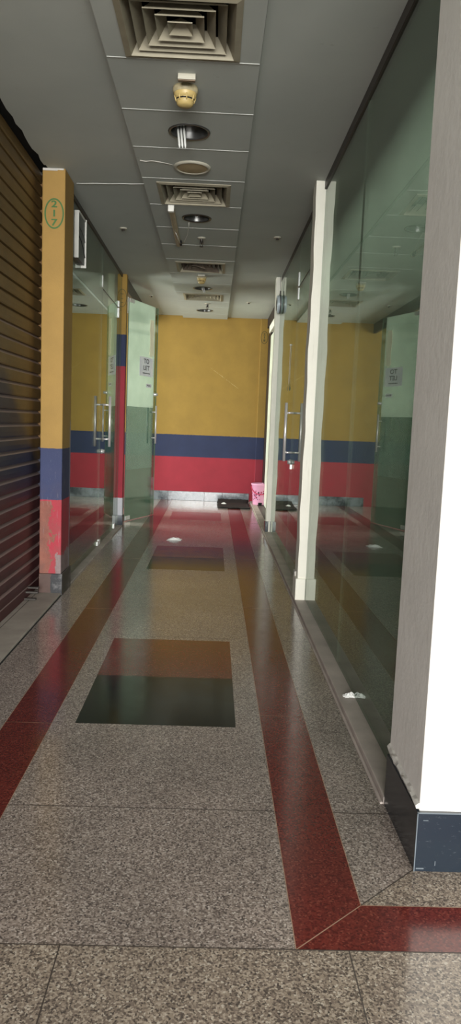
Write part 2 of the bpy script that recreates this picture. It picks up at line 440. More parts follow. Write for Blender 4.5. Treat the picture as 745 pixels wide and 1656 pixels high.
def shop_room(prefix, x0, x1, y0, y1, wm, fm, cm, side, outer):
    """plain interior behind a glass front; closed box of thin slabs except on the glass side"""
    t = .06
    slab('wall_%s_near' % prefix, (x0, y0-t, -.02), (x1, y0, 3.1), wm)
    slab('wall_%s_far' % prefix, (x0, y1, -.02), (x1, y1+t, 3.1), wm)
    if side == 'R': slab('wall_%s' % prefix, (x1, y0-t, -.02), (x1+t, y1+t, 3.1), outer)
    else: slab('wall_%s' % prefix, (x0-t, y0-t, -.02), (x0, y1+t, 3.1), outer)
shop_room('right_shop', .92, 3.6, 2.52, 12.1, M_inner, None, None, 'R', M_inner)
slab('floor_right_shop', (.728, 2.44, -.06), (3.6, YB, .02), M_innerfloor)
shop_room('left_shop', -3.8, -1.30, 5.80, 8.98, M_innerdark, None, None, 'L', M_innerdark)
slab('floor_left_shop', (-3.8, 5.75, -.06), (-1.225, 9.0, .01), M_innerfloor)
slab('wall_side_room', (-4.66, 9.1, -.02), (-4.6, YB, 3.1), M_lit)
slab('floor_side_room', (-4.6, 9.06, -.06), (-1.30, YB, .01), M_innerfloor)
# left wall behind the shutter, right wall beyond the near column
slab('wall_left', (-1.52, -1.5, -.02), (-1.42, 5.80, 3.2), M_dark)

# ------------------------------------------------------------------ ceiling
def panel_hole(m, x0, x1, y0, y1, cx, cy, r, z):
    angs = sorted([2*PI*i/48 for i in range(48)] + [math.atan2(yy-cy, xx-cx) % (2*PI) for xx in (x0,x1) for yy in (y0,y1)])
    inn, outp = [], []
    for a in angs:
        c, s_ = math.cos(a), math.sin(a)
        tx = ((x1-cx)/c if c > 1e-9 else (x0-cx)/c if c < -1e-9 else 1e9)
        ty = ((y1-cy)/s_ if s_ > 1e-9 else (y0-cy)/s_ if s_ < -1e-9 else 1e9)
        t = min(tx, ty)
        inn.append((cx+r*c, cy+r*s_, z)); outp.append((cx+t*c, cy+t*s_, z))
    n = len(angs)
    vi = [m.b.verts.new(p) for p in inn]; vo = [m.b.verts.new(p) for p in outp]
    for i in range(n):
        j = (i+1) % n
        try: m.b.faces.new((vi[i], vo[i], vo[j], vi[j]))
        except ValueError: pass
joints = [-1.5, -.6, 0.0, .6, 1.2, 1.8, 2.42, 3.04, 3.66, 4.23, 4.78, 5.36, 5.985, 6.65, 7.27, 7.91, 8.62, 9.22, 9.84, 10.56, 11.05, 11.72, YB]
DIFF = {7: 3.385, 11: 5.70, 15: 8.285, 18: 10.205}
DOWN = {9: 4.51, 12: 6.33, 17: 9.54, 20: 11.385}
DH, DR = .262, .118
m = MB()
m.box((-1.20, -1.5, HC), (SX0, 5.78, HC+.06))
rn = random.Random(11); ex = [-1.222+.010*rn.random()+(.012 if rn.random() > .8 else 0) for i in range(73)]
for i in range(72):
    ya, yb2 = -1.5+.1*i, -1.4+.1*i
    if yb2 > 5.36: break
    m.poly([(ex[i],ya,HC),(-1.20,ya,HC),(-1.20,yb2,HC),(ex[i+1],yb2,HC)]); m.poly([(ex[i],ya,HC),(ex[i+1],yb2,HC),(ex[i+1],yb2,HC+.012),(ex[i],ya,HC+.012)])
m.box((-4.6, 5.78, HC), (SX0, YB, HC+.06)); m.box((SX1, -1.5, HC), (5.0, YB, HC+.06))
for i, (y0, y1) in enumerate(zip(joints, joints[1:])):
    z = HS
    if i in DIFF:
        cy = DIFF[i]; a0, a1, b0, b1 = SCX-DH+.02, SCX+DH-.02, cy-DH+.02, cy+DH-.02
        for q in ((SX0,y0,SX1,b0),(SX0,b1,SX1,y1),(SX0,b0,a0,b1),(a1,b0,SX1,b1)):
            m.poly([(q[0],q[1],z),(q[2],q[1],z),(q[2],q[3],z),(q[0],q[3],z)])
    elif i in DOWN: panel_hole(m, SX0, SX1, y0, y1, SCX, DOWN[i], DR-.006, z)
    else: m.poly([(SX0,y0,z),(SX1,y0,z),(SX1,y1,z),(SX0,y1,z)])
for x in (SX0, SX1): m.poly([(x,-1.5,HS),(x,YB,HS),(x,YB,HC+.05),(x,-1.5,HC+.05)])
m.box((SX0-.2, -1.5, HC+.3), (SX1+.2, YB, HC+.34)); m.box((SX0-.02,-1.5,HC+.05),(SX0,YB,HC+.32)); m.box((SX1,-1.5,HC+.05),(SX1+.02,YB,HC+.32))
struct(m.done('ceiling', M_ceil, fix=False))
m = MB()
for y in joints[1:-1]:
    if y < 8: m.box((SX0+.002, y-.003, HS-.002), (SX1-.002, y+.003, HS+.004))
    else: m.box((SX0+.002, y-.003, HS-.0015), (SX1-.002, y+.003, HS+.003))
struct(m.done('trim_4', M_bar))
m = MB()
m.box((SX0-.007, -1.5, HC-.001), (SX0-.0005, YB, HC+.002)); m.box((SX1+.0005, -1.5, HC-.0015), (SX1+.004, YB, HC+.002))
struct(m.done('trim_5', simple('ceiling_shadow_joint', (124,126,120), .8)))
# thin raised filler line across the left ceiling
m = MB(); pts = [(-1.06+.05*i, 5.66 - .006*i + .004*math.sin(i*1.7), HC-.001) for i in range(11)]
m.tube(pts, .004, 6)
struct(m.done('trim_6', M_bar))

# ------------------------------------------------------------------ pillars
def ellipse_ring(m, cx, y, cz, rx, rz, w, n=40, ry=0.0015):
    for k in range(n):
        a0, a1 = 2*PI*k/n, 2*PI*(k+1)/n
        q = [(cx+(rx+d)*math.cos(a), y, cz+(rz+d)*math.sin(a)) for a, d in ((a0,-w/2),(a1,-w/2),(a1,w/2),(a0,w/2))]
        m.poly(q)
def number_mark(parent, digits, cx, y, cz, rx, rz, mat, size, w=.009, sx=1.15):
    m = MB(); ellipse_ring(m, cx, y-.0012, cz, rx, rz, w)
    o = m.done('painted_ring', mat, parent, fix=False)
    n = len(digits)
    for i, d in enumerate(digits):
        z = cz + (n-1)/2*size*.98 - i*size*.98
        Mx = Matrix.Translation((cx, y-.0014, z)) @ Matrix.Rotation(PI/2, 4, 'X')
        text_mesh('painted_digit', d, size, mat, parent, Mx, .0015, sx)
def pillar(label, x0, x1, y0, y1, mat, skirt_h, skirt_mat, over=.012, top=HC):
    t = thing('pillar', label, 'pillar', (0,0,0))
    m = MB(); m.box((x0,y0,0), (x1,y1,top)); m.done('shaft', mat, t, bevel=.006)
    m = MB(); m.box((x0-over*(x0>0),y0-over,0), (x1+over*(x1<0),y1+over*.3,skirt_h)); m.done('skirting', skirt_mat, t, bevel=.004)
    return t
k = NT('worn_skirting'); p = k.co(); nn = k.noise(p, 7.0, 6, .7)
sxx = k.n('ShaderNodeSeparateXYZ', {0: p}).outputs[0]
fl = k.math('LESS_THAN', k.math('ADD', sxx, k.math('MULTIPLY', k.math('SUBTRACT', nn, .5), .12)), -1.15)
cc = k.mix(fl, k.ramp(nn, [(.54, s2l((24,26,30))), (.72, s2l((116,114,114)))]), k.mix(nn, s2l((40,24,19)), s2l((92,66,56))))
M_skirt_worn = k.bsdf(cc, .4)
P1 = pillar('worn pillar marked 217 beside the roller shutter, yellow over blue over peeling red', -1.235, -1.078, 5.35, 5.665, M_p1, .16, M_skirt_worn)
m = MB(); m.box((-1.232,5.343,2.966),(-1.13,5.352,2.983)); m.box((-1.15,5.345,2.972),(-1.088,5.352,2.984)); m.done('chipped_plaster', M_chip, P1, bevel=.004)
number_mark(P1, '217', -1.152, 5.35, 2.685, .062, .097, M_green, .062, .010, 1.35)
P2 = pillar('slim pillar at the hinge of the open glass door, striped yellow, blue and tall red', -1.225, -1.080, 9.0, 9.12, M_p2, .13, M_skirt, .008)
m = MB(); ellipse_ring(m, -1.135, 8.9988, 2.71, .055, .1, .006)
m.box((-1.138,8.9985,2.755),(-1.118,8.9995,2.761)); m.box((-1.142,8.9985,2.70),(-1.122,8.9995,2.706)); m.box((-1.137,8.9985,2.655),(-1.120,8.9995,2.661))
m.done('painted_ring', M_olive, P2, fix=False)
P3 = pillar('narrow painted pillar in the far right corner with a dark oval number mark', .70, .832, YB-.03, YB+.05, M_p3, .02, M_skirt, .001)
number_mark(P3, '218', .762, YB-.03, 2.69, .055, .097, M_olive, .05, .008, 1.2)

# right-hand white columns
C1 = thing('pillar', 'big bright white column at the right edge on a black granite skirting', 'pillar', (0,0,0))
m = MB(); m.box((.648,2.062,.17),(1.5,2.44,HC)); o = m.done('shaft', M_white, C1, bevel=.004)
m = MB()
# chipped plaster lip over the skirting on the corridor side
random.seed(3)
prof = []
N = 16
for i in range(N+1):
    y = 2.064 + (2.435-2.064)*i/N
    zt = .208 + .004*random.random() + .018*(i/N); zb = .184 + .007*random.random() + .014*(i/N)
    ox = .6345 + .003*random.random()
    prof.append([(.652,y,zt), (ox+.006,y,zt-.006), (ox,y,zb+.01), (ox+.003,y,zb), (.652,y,zb)])
vs = [[m.b.verts.new(p) for p in pr] for pr in prof]
for A, B in zip(vs, vs[1:]):
    for j in range(5): m.b.faces.new((A[j], A[(j+1)%5], B[(j+1)%5], B[j]))
m.b.faces.new(vs[0]); m.b.faces.new(vs[-1][::-1])
m.done('chipped_plaster_lip', M_chip, C1)
m = MB(); m.box((.640,2.048,0),(1.51,2.062,.183)); m.box((.640,2.062,0),(.654,2.44,.183))
o = m.done('skirting', M_skirt, C1)
m = MB(); m.box((.6385,2.0465,0),(.6415,2.05,.184)); m.box((.6385,2.0465,.1815),(1.51,2.0485,.185))
m.box((.657,2.046,.160),(.672,2.0482,.162)); m.box((.70,2.046,.02),(.702,2.0482,.034)); m.box((.645,2.046,.008),(.668,2.0482,.012))
m.done('skirting_edge', simple('pale_edge_grout', (86,94,100), .5), C1)
def wavy_column(label, x0, x1, y0, y1, mat, base_h, base):
    t = thing('pillar', label, 'pillar', (0,0,0))
    m = MB(); N = 26; rows = []
    for i in range(N+1):
        z = HC*i/N; d = .003*math.sin(i*1.9)+.003*math.sin(i*.7)
        rows.append([m.b.verts.new(p) for p in ((x0+d,y0,z),(x1,y0,z),(x1,y1,z),(x0+d*.6,y1,z))])
    for A, B in zip(rows, rows[1:]):
        for j in range(4): m.b.faces.new((A[j], A[(j+1)%4], B[(j+1)%4], B[j]))
    m.b.faces.new(rows[0][::-1]); m.b.faces.new(rows[-1])
    m.done('shaft', mat, t)
    if base == 'plain':
        m = MB(); m.box((x0-.012,y0-.012,0),(XR-.006,y1+.004,base_h)); m.done('base_block', mat, t, bevel=.005)
        m = MB(); m.box((x0-.013,y1-.08,base_h-.005),(x0+.01,y1+.01,base_h+.035)); m.done('chipped_plaster_lip', M_chip, t, bevel=.006)
    else:
        m = MB(); m.box((x0-.012,y0-.010,0),(XR-.006,y1+.004,base_h)); m.done('skirting', M_skirt, t, bevel=.002)
        m = MB(); m.box((x0+.028,y0-.013,0),(x0+.048,y0-.009,base_h)); m.done('plaster_streak', M_cream, t)
    return t
C2 = wavy_column('white column between the two right-hand glass fronts, white down to the floor', .652, XR-.004, 5.35, 5.52, M_cream, .185, 'plain')
C3 = wavy_column('far narrow white column on a short black skirting near the pink bucket', .662, XF+.02, 8.78, 8.92, M_cream, .15, 'skirt')

# ------------------------------------------------------------------ glass fronts
def pane(name, x, y0, y1, z0, z1, mat, parent, t=.010):
    m = MB(); m.box((x-t/2,y0,z0),(x+t/2,y1,z1))
    for fc in m.b.faces:
        nrm = fc.calc_center_median() - Vector((x,(y0+y1)/2,(z0+z1)/2))
        fc.material_index = 0 if abs(nrm.x) > t*.4 else 1
    return m.done(name, [mat, M_glass_edge], parent)
def empty_struct(name, label=None, cat=None):
    o = bpy.data.objects.new(name, None); COL.objects.link(o); return struct(o, label, cat)
# near right front
w1 = empty_struct('window_1')
pane('glass_pane', XR, 2.45, 3.919, .028, 2.93, M_glass_near, w1); pane('glass_pane', XR, 3.921, 5.515, .028, 2.93, M_glass_near, w1)
m = MB(); m.box((XR-.014,2.45,2.93),(XR+.016,5.36,HC)); m.done('top_rail', M_rail, w1)
# middle right front: overpanel, fixed panes
w2 = empty_struct('window_2')
pane('glass_pane', XR, 6.855, 8.77, .03, 2.93, M_glass, w2); pane('overpanel', XR, 5.53, 6.85, 2.535, 2.93, M_glass, w2)
m = MB(); m.box((XR-.006,5.53,2.93),(XR+.012,8.77,HC)); m.done('top_rail', M_rail, w2)
# narrow pale panel beyond the far column + header
w3 = empty_struct('window_3')
m = MB(); m.box((XF-.004,10.80,.03),(XF+.02,11.71,2.66)); m.done('frosted_panel', M_frost, w3)
m = MB(); m.box((XF-.02,8.93,2.72),(XF+.05,11.9,2.83)); m.done('header_beam', M_cream, w3)
m = MB(); m.box((XF-.03,8.93,2.835),(XF+.05,YB-.035,HC)); m.done('top_rail', M_brown, w3)
m = MB(); m.box((XF-.004,11.72,.03),(XF+.05,12.215,2.72)); m.done('jamb', M_brown, w3)
m = MB(); m.box((XF,8.93,.03),(XF+.02,10.79,2.70)); m.done('dark_panel', M_brown, w3)
# left front
w4 = empty_struct('window_4')
pane('glass_pane', XL, 5.68, 7.490, .016, 2.95, M_glass, w4); pane('overpanel', XL, 7.495, 8.99, 2.56, 2.95, M_glass, w4)
pane('side_pane', XL, 8.735, 8.99, .016, 2.555, M_glass, w4)
m = MB(); m.box((XL-.012,5.68,2.95),(XL+.012,8.99,HC)); m.done('top_rail', M_rail, w4)

def handle_pair(parent, x, y, z0, z1, off, r=.0135, both=True, label=None):
    for sgn in ((-1, 1) if both else (-1,)):
        m = MB(); xx = x + sgn*off
        m.tube([(xx,y,z0),(xx,y,z1)], r, 14)
        for z in (z0+(z1-z0)*.15, z1-(z1-z0)*.17):
            m.tube([(x+sgn*.006,y,z),(xx,y,z)], r*.7, 10)
        m.done('pull_handle', M_steel, parent)
def lock(parent, x, y, z, off=.03):
    m = MB()
    for sgn in (-1, 1):
        m.lathe([(.001,0),(.024,0),(.024,sgn*.012),(.018,sgn*.02),(.018,sgn*off),(.001,sgn*off)], (x+sgn*.006,y,z), 18, 'x')
    m.done('lock_cylinder', M_chrome, parent)
def patch(parent, x, y0, y1, z0, z1, name='patch_fitting', t=.017, mat=None):
    m = MB(); m.box((x-t,y0,z0),(x+t,y1,z1)); m.done(name, mat or M_chrome, parent, bevel=.003)
def top_edge(parent, x, y0, y1, z):
    m = MB(); m.box((x-.007,y0,z-.005),(x+.007,y1,z+.001)); m.done('top_edge', M_rail, parent)
# right door (hinged by the middle column, pull handles at its far edge)
d1 = empty_struct('door_1')
pane('glass_leaf', XR, 5.56, 6.845, .032, 2.53, M_glass, d1)
handle_pair(d1, XR, 6.74, .975, 1.50, .075); lock(d1, XR, 6.80, .965)
patch(d1, XR, 6.81, 6.845, 2.42, 2.525, t=.014); patch(w2, XR, 6.815, 6.85, 2.535, 2.66, t=.014); patch(d1, XR, 5.57, 5.72, .032, .09); patch(d1, XR, 6.77, 6.845, .90, .945)
top_edge(d1, XR, 5.56, 6.80, 2.534)
# left door
d2 = empty_struct('door_2')
pane('glass_leaf', XL, 7.497, 8.725, .018, 2.553, M_glass, d2)
handle_pair(d2, XL, 7.64, 1.01, 1.52, .078); lock(d2, XL, 7.56, .965, .035)
patch(d2, XL, 7.50, 7.57, .018, .07, mat=M_chrome); patch(w4, XL, 7.41, 7.485, .018, .06); patch(d2, XL, 8.63, 8.725, .018, .075)
patch(w4, XL, 7.47, 7.51, 2.565, 2.68, t=.011); patch(w4, XL, 8.69, 8.735, 2.56, 2.63); patch(d2, XL, 8.68, 8.725, 2.44, 2.55)
top_edge(d2, XL, 7.52, 8.67, 2.557)
# open door by the second pillar, swung into the corridor
hx, hy = -1.10, 9.40
ang = math.atan2(.30, .80); DW = .855
d3 = empty_struct('door_3'); d3.location = (hx, hy, 0); d3.rotation_euler = (0,0,-ang)
m = MB(); m.box((-.006,0,.007),(.006,DW,2.78))
for fc in m.b.faces:
    c = fc.calc_center_median(); fc.material_index = 0 if abs(c.x) > .005 else 1
m.done('glass_leaf', [M_doorfilm_reflection, M_glass_edge], d3)
handle_pair(d3, 0, DW-.125, .985, 1.49, .065, .012); lock(d3, 0, DW-.08, 1.64, .05)
patch(d3, 0, .0, .13, .018, .07); patch(d3, 0, 0, .13, 2.73, 2.78)
# header across the side-room opening
m = MB(); m.box((-1.14,9.12,2.83),(-1.10,YB-.002,HC)); m.done('trim_7', M_rail); struct(bpy.data.objects['trim_7'])

# paper notices on the open door (lying on the leaf)
def door_M(y, z, x=.0075):   # local frame on the corridor face of the leaf: text runs along -... towards the free edge
    return d3.matrix_basis @ Matrix.Translation((x, y, z)) @ Matrix.Rotation(PI/2, 4, 'Z') @ Matrix.Rotation(PI/2, 4, 'X')
bpy.context.view_layer.update()
s = thing('notice_sheet', 'white paper notice reading TO LET on the open glass door', 'notice')
DM = door_M(DW-.335, 1.985)
def sheet_box(name, w, h, mat, parent, Mx, t=.0012):
    m = MB(); m.box((-w/2,-h/2,0),(w/2,h/2,t), Mx); return m.done(name, mat, parent)
sheet_box('paper', .40, .245, M_paper, s, DM)
Mt = lambda dx, dy, dz=.0018: DM @ Matrix.Translation((dx, dy, dz))
text_mesh('lettering', 'TO', .082, M_ink, s, Mt(.0,.068), .001, 1.4)
text_mesh('lettering', 'LET', .082, M_ink, s, Mt(.0,-.018), .001, 1.4)
m = MB()
for i in range(11):
    a = -.105+i*.0195; hh = .005+.003*((i*7)%3)/2
    m.box((a,-.084-hh,.0012),(a+.0145,-.084+hh,.002), DM)
m.done('small_print', M_ink, s)
s2 = thing('sticker', 'small white PULL sticker above the lock on the open glass door', 'sticker')
DM2 = door_M(DW-.25, 1.745)
sheet_box('label_paper', .16, .05, M_paper, s2, DM2)
text_mesh('lettering', 'PULL', .030, M_ink, s2, DM2 @ Matrix.Translation((0,0,.0018)), .0008, 1.8)
# cream strip shape on the leaf above the notice
m = MB(); A = d3.matrix_basis
pts = [(-.022,.0),( .018,.003),(.026,-.15),(.022,-.30),(.026,-.44),(.02,-.47),(.010,-.445),(.0,-.49),(-.014,-.47),(-.026,-.45),(-.020,-.30),(-.026,-.15)]
SM = door_M(DW-.19, 2.60, .0075) @ Matrix.Diagonal((2.6,1,1,1))
vs0 = [m.b.verts.new(SM @ Vector((x,y,0))) for x, y in pts]; vs1 = [m.b.verts.new(SM @ Vector((x,y,.003))) for x, y in pts]
m.b.faces.new(vs1); m.b.faces.new(vs0[::-1])
for i in range(len(pts)): j=(i+1)%len(pts); m.b.faces.new((vs0[i],vs0[j],vs1[j],vs1[i]))
tag(m.done('pale_strip', M_creamstrip), 'narrow cream strip on the open glass door above the notice', 'strip')
m = MB()
for i in range(13): m.lathe([(.0005,-.007),(.006,-.004),(.006,.004),(.0005,.007)], A @ Vector((-.011,DW-.155,1.47-i*.021)), 8, 'z')
m.tube([A @ Vector((-.011,DW-.155,1.48)), A @ Vector((-.011,DW-.155,1.20))], .0015, 6)
tag(m.done('bead_string', M_gold), 'yellow bead string hanging behind the open door handle', 'bead string')

# ------------------------------------------------------------------ roller shutter
t = thing('roller_shutter', 'brown ribbed roller shutter with dark blue and red paint, closed on the left', 'shutter')
m = MB(); pitch = .089; zt = 2.95; prof = []
z = .085
while z < zt:
    for tt, dx in ((0,-.020),(.04,-.004),(.14,0),(.45,.002),(.78,0),(.86,-.005),(.96,-.019)): prof.append((-1.283+dx, z+pitch*tt))
    z += pitch
ys = [.8, 5.56]; cols_ = []
for y in ys: cols_.append([m.b.verts.new((x, y, zz)) for x, zz in prof])
for a in range(len(prof)-1):
    fc = m.b.faces.new((cols_[0][a], cols_[1][a], cols_[1][a+1], cols_[0][a+1])); fc.smooth = False
m.done('slat_curtain', M_shutter, t)
m = MB(); m.box((-1.31,.8,.016),(-1.279,5.56,.088)); m.done('bottom_bar', M_shutter, t, bevel=.004)
m = MB(); m.box((-1.40,5.56,.016),(-1.2365,5.575,3.0)); m.box((-1.272,5.52,.016),(-1.262,5.56,3.0)); m.done('guide_rail', M_guide, t, bevel=.002)
m = MB(); m.box((-1.42,.8,3.05),(-1.19,5.66,3.09)); m.done('hood', M_dark, t)
# latch pieces at the foot of the shutter
m = MB(); m.box((-1.285,5.20,.075),(-1.205,5.235,.088)); m.box((-1.285,5.14,.055),(-1.195,5.165,.07)); m.box((-1.295,5.10,.018),(-1.20,5.125,.030)); m.box((-1.297,5.09,.03),(-1.285,5.24,.12))
m.done('latch', M_darkmetal, t, bevel=.003)

# ------------------------------------------------------------------ projecting sign box over the left glass
t = thing('sign_box', 'white sign box fixed high beside the 217 pillar', 'sign')
m = MB(); m.box((-1.134,5.985,2.53),(-1.098,6.0,2.885)); m.done('end_panel', M_plastic, t, bevel=.004)
m = MB(); m.box((-1.134,6.0,2.53),(-1.104,6.29,2.885)); m.done('side_face', M_signface, t)
m = MB(); m.box((-1.134,6.29,2.51),(-1.092,6.303,2.89)); m.box((-1.106,6.0,2.872),(-1.097,6.29,2.886)); m.done('frame_edge', M_plastic, t)
m = MB(); m.tube([(-1.101,6.005,2.70),(-1.101,6.10,2.685),(-1.101,6.2,2.65),(-1.101,6.285,2.59)], .003, 6); m.tube([(-1.101,6.005,2.77),(-1.101,6.15,2.755),(-1.101,6.285,2.71)], .002, 6); m.done('cable', M_dark, t)

# ------------------------------------------------------------------ ceiling fixtures
def sq_ring(m, h0, z0, h1, z1):
    for k in range(4):
        a = PI/4 + k*PI/2; b = a + PI/2; q = math.sqrt(2)
        m.poly([(h0*q*math.cos(a),h0*q*math.sin(a),z0),(h0*q*math.cos(b),h0*q*math.sin(b),z0),(h1*q*math.cos(b),h1*q*math.sin(b),z1),(h1*q*math.cos(a),h1*q*math.sin(a),z1)])
def make_diffuser(y, label, broken=False):
    t = thing('air_diffuser', label, 'air vent', (SCX, y, HS), 0, 'square ceiling air vents')
    m = MB(); h = DH
    sq_ring(m, h, -.004, h-.028, -.010); sq_ring(m, h, -.004, h, .004); sq_ring(m, h-.028, -.010, h-.062, .048)
    m.done('frame', M_diff, t, fix=False)
    m = MB(); sq_ring(m, h-.03, .0, h-.03, .16); sq_ring(m, h-.03, .16, .0005, .161); m.done('plenum', M_dark, t, fix=False)
    for i, hh in enumerate((.198, .150, .102)):
        m = MB(); sq_ring(m, hh, -.002, hh-.040, .052); sq_ring(m, hh, -.002, hh, .004)
        o = m.done('louver_ring', M_diff if not broken else M_diffdark, t, fix=False)
        if broken: o.rotation_euler = (.05*(i-1), .07*(1-i)-.03, .03*i); o.location = (0, .01, .012)
    m = MB(); sq_ring(m, .052, -.002, .0006, .045); sq_ring(m, .052, -.002, .052, .003)
    o = m.done('centre_cone', M_diff if not broken else M_diffdark, t, fix=False)
    if broken: o.rotation_euler = (.2,.25,.1)
    return t
M_diffdark = simple('diffuser_sooty', (96,84,70), .7, 0, .3, 20)
D0 = make_diffuser(DIFF[7], 'large square beige air vent nearest the viewer at the top of the picture')
D1 = dup(D0, (SCX, DIFF[11], HS), 'square beige air vent with the long batten starting under its edge')
D2 = make_diffuser(DIFF[15], 'sooty air vent with bent dark louvers, just before the second smoke detector', True)
D3 = dup(D0, (SCX, DIFF[18], HS), 'farthest square air vent, nearest the yellow end wall')

def bulb(m, cx, cy, z0, tilt, n=3, L=.12):
    dx, dy = tilt
    for i in range(n):
        ox = (i-(n-1)/2)*.017
        top = Vector((cx+ox, cy, z0)); bot = top + Vector((dx, dy, -L))
        m.tube([top, top.lerp(bot, .9), bot], [.0068,.0068,.003], 8)
def make_down(y, label, kind):
    t = thing('downlight', label, 'ceiling light', (SCX, y, HS), 0, 'round recessed downlights')
    m = MB(); r = DR
    m.lathe([(r+.004,-.001),(r+.002,-.006),(r-.010,-.005),(r-.014,.002)], (0,0,0), 48); m.done('trim_ring', M_reflector if kind != 'plain' else M_darkmetal, t)
    m = MB(); m.lathe([(r-.012,-.002),(r-.016,.03),(r-.03,.065),(r-.06,.095),(.03,.105),(.0005,.106)], (0,0,0), 48); m.done('reflector', M_reflector, t)
    m = MB(); m.lathe([(.03,.105),(.03,.07),(.02,.068),(.0005,.068)], (0,0,0), 20); m.done('lamp_holder', M_plastic if kind == 'far' else M_darkmetal, t)
    if kind == 'tubes': m = MB(); bulb(m, -.055, .0, .075, (.02,-.01), 3, .17); m.done('lamp_tubes', M_tube, t)
    if kind == 'fallen': m = MB(); bulb(m, -.01, .0, .06, (.035,-.045), 2, .12); m.done('lamp_tubes', M_tube, t)
    if kind in ('far', 'plain'): m = MB(); m.lathe([(.02,.068),(.032,.05),(.034,.035),(.02,.018),(.0005,.014)], (0,0,0), 20); m.done('lamp_bulb', M_tube if kind == 'far' else M_reflector, t)
    return t
make_down(DOWN[9], 'open round downlight with white lamp tubes slipping out of it', 'tubes')
make_down(DOWN[12], 'dark round downlight beside the ceiling batten, no tubes showing', 'plain')
make_down(DOWN[17], 'round downlight with a short lamp sticking down past the second smoke detector', 'fallen')
make_down(DOWN[20], 'small lit-looking round downlight nearest the yellow end wall', 'far')

def make_smoke(y, label, s=1.0):
    t = thing('smoke_detector', label, 'smoke detector', (SCX, y, HS), 0, 'ceiling smoke detectors')
    m = MB(); m.lathe([(.0005,0),(.062*s,0),(.064*s,-.012),(.060*s,-.028*s),(.056*s,-.03*s),(.0005,-.03*s)], n=32); m.done('mounting_base', M_dirty, t)
    m = MB(); m.lathe([(.057*s,-.028*s),(.056*s,-.04*s),(.048*s,-.056*s),(.046*s,-.056*s)], n=32); m.lathe([(.044*s,-.066*s),(.040*s,-.082*s),(.028*s,-.090*s),(.0005,-.092*s)], n=32)
    m.lathe([(.049*s,-.052*s),(.048*s,-.057*s)], n=32); m.lathe([(.047*s,-.064*s),(.045*s,-.068*s)], n=32)
    for k in range(8):
        a = 2*PI*k/8+.2; ca, sa = math.cos(a), math.sin(a)
        m.tube([(.054*s*ca,.054*s*sa,-.042*s),(.044*s*ca,.044*s*sa,-.070*s)], .0035*s, 6)
    m.done('head', M_yplastic, t)
    m = MB(); m.lathe([(.0005,-.030*s),(.047*s,-.040*s),(.039*s,-.075*s),(.0005,-.08*s)], n=24); m.done('chamber', M_dark, t)
    return t
make_smoke(3.945, 'yellowed dome smoke detector just beyond the nearest air vent')
S2 = make_smoke(8.79, 'small smoke detector just beyond the sooty air vent', .9)
# metal clip in front of the first detector
t = thing('ceiling_clip', 'small metal bracket on the ceiling between nearest vent and smoke detector', 'bracket', (SCX+.012, 3.80, HS))
m = MB(); m.box((-.042,-.012,-.004),(.042,.014,0)); m.box((-.042,-.012,-.026),(.042,-.009,-.004)); m.done('plate', M_aged, t)
m = MB(); m.box((-.041,-.006,-.030),(.041,.012,-.006)); m.done('terminal_block', simple('tan_terminal', (112,94,74), .6), t)
# the same sort of clip by detector two
m = MB(); m.box((SCX-.04,8.66,HS-.008),(SCX+.04,8.69,HS)); m.box((SCX-.04,8.66,HS-.02),(SCX+.04,8.663,HS-.008))
tag(m.done('ceiling_clip', M_aged), 'small white bracket on the ceiling between sooty vent and second smoke detector', 'bracket')
# round flat speaker
t = thing('ceiling_speaker', 'flat round tan ceiling disc between first downlight and second air vent', 'speaker', (SCX, 5.105, HS))
m = MB(); m.lathe([(.122,0),(.122,-.006),(.112,-.014),(.100,-.012),(.098,-.008)], n=48); m.done('rim', M_aged, t)
m = MB(); m.lathe([(.099,-.009),(.06,-.012),(.0005,-.013)], n=48); m.done('grille', M_discp, t)
m = MB(); m.tube([(-.537,5.02,HS-.001),(-.50,5.035,HS-.002),(-.46,5.02,HS-.001),(-.40,5.04,HS-.001),(-.33,5.075,HS-.002)], .0025, 6)
tag(m.done('wire', M_wire), 'thin white wire on the ceiling leading to the tan disc', 'wire')
# batten
t = thing('light_batten', 'long beige tube light batten without tube running along the ceiling', 'light fitting', (-.392, 0, HS+.003))
m = MB(); m.box((-.022,6.02,-.030),(.022,7.24,0)); m.box((-.006,6.03,-.036),(.006,7.23,-.028)); m.done('channel', M_batten, t, bevel=.004)
m = MB(); m.box((-.024,5.972,-.055),(.024,6.02,-.002)); m.done('end_cap', M_plastic, t, bevel=.006)
m = MB(); m.box((.018,7.03,-.055),(.038,7.10,-.02)); m.done('tube_holder', M_dark, t, bevel=.003)
m = MB(); m.tube([(.026,7.06,-.05),(.018,6.92,-.05),(.01,6.8,-.045),(-.005,6.68,-.03)], .004, 6)
m.tube([(.03,7.04,-.05),(.065,6.93,-.06),(.10,6.75,-.04),(.118,6.55,-.02),(.122,6.45,0)], .003, 6); m.done('loose_wire', M_wire, t)
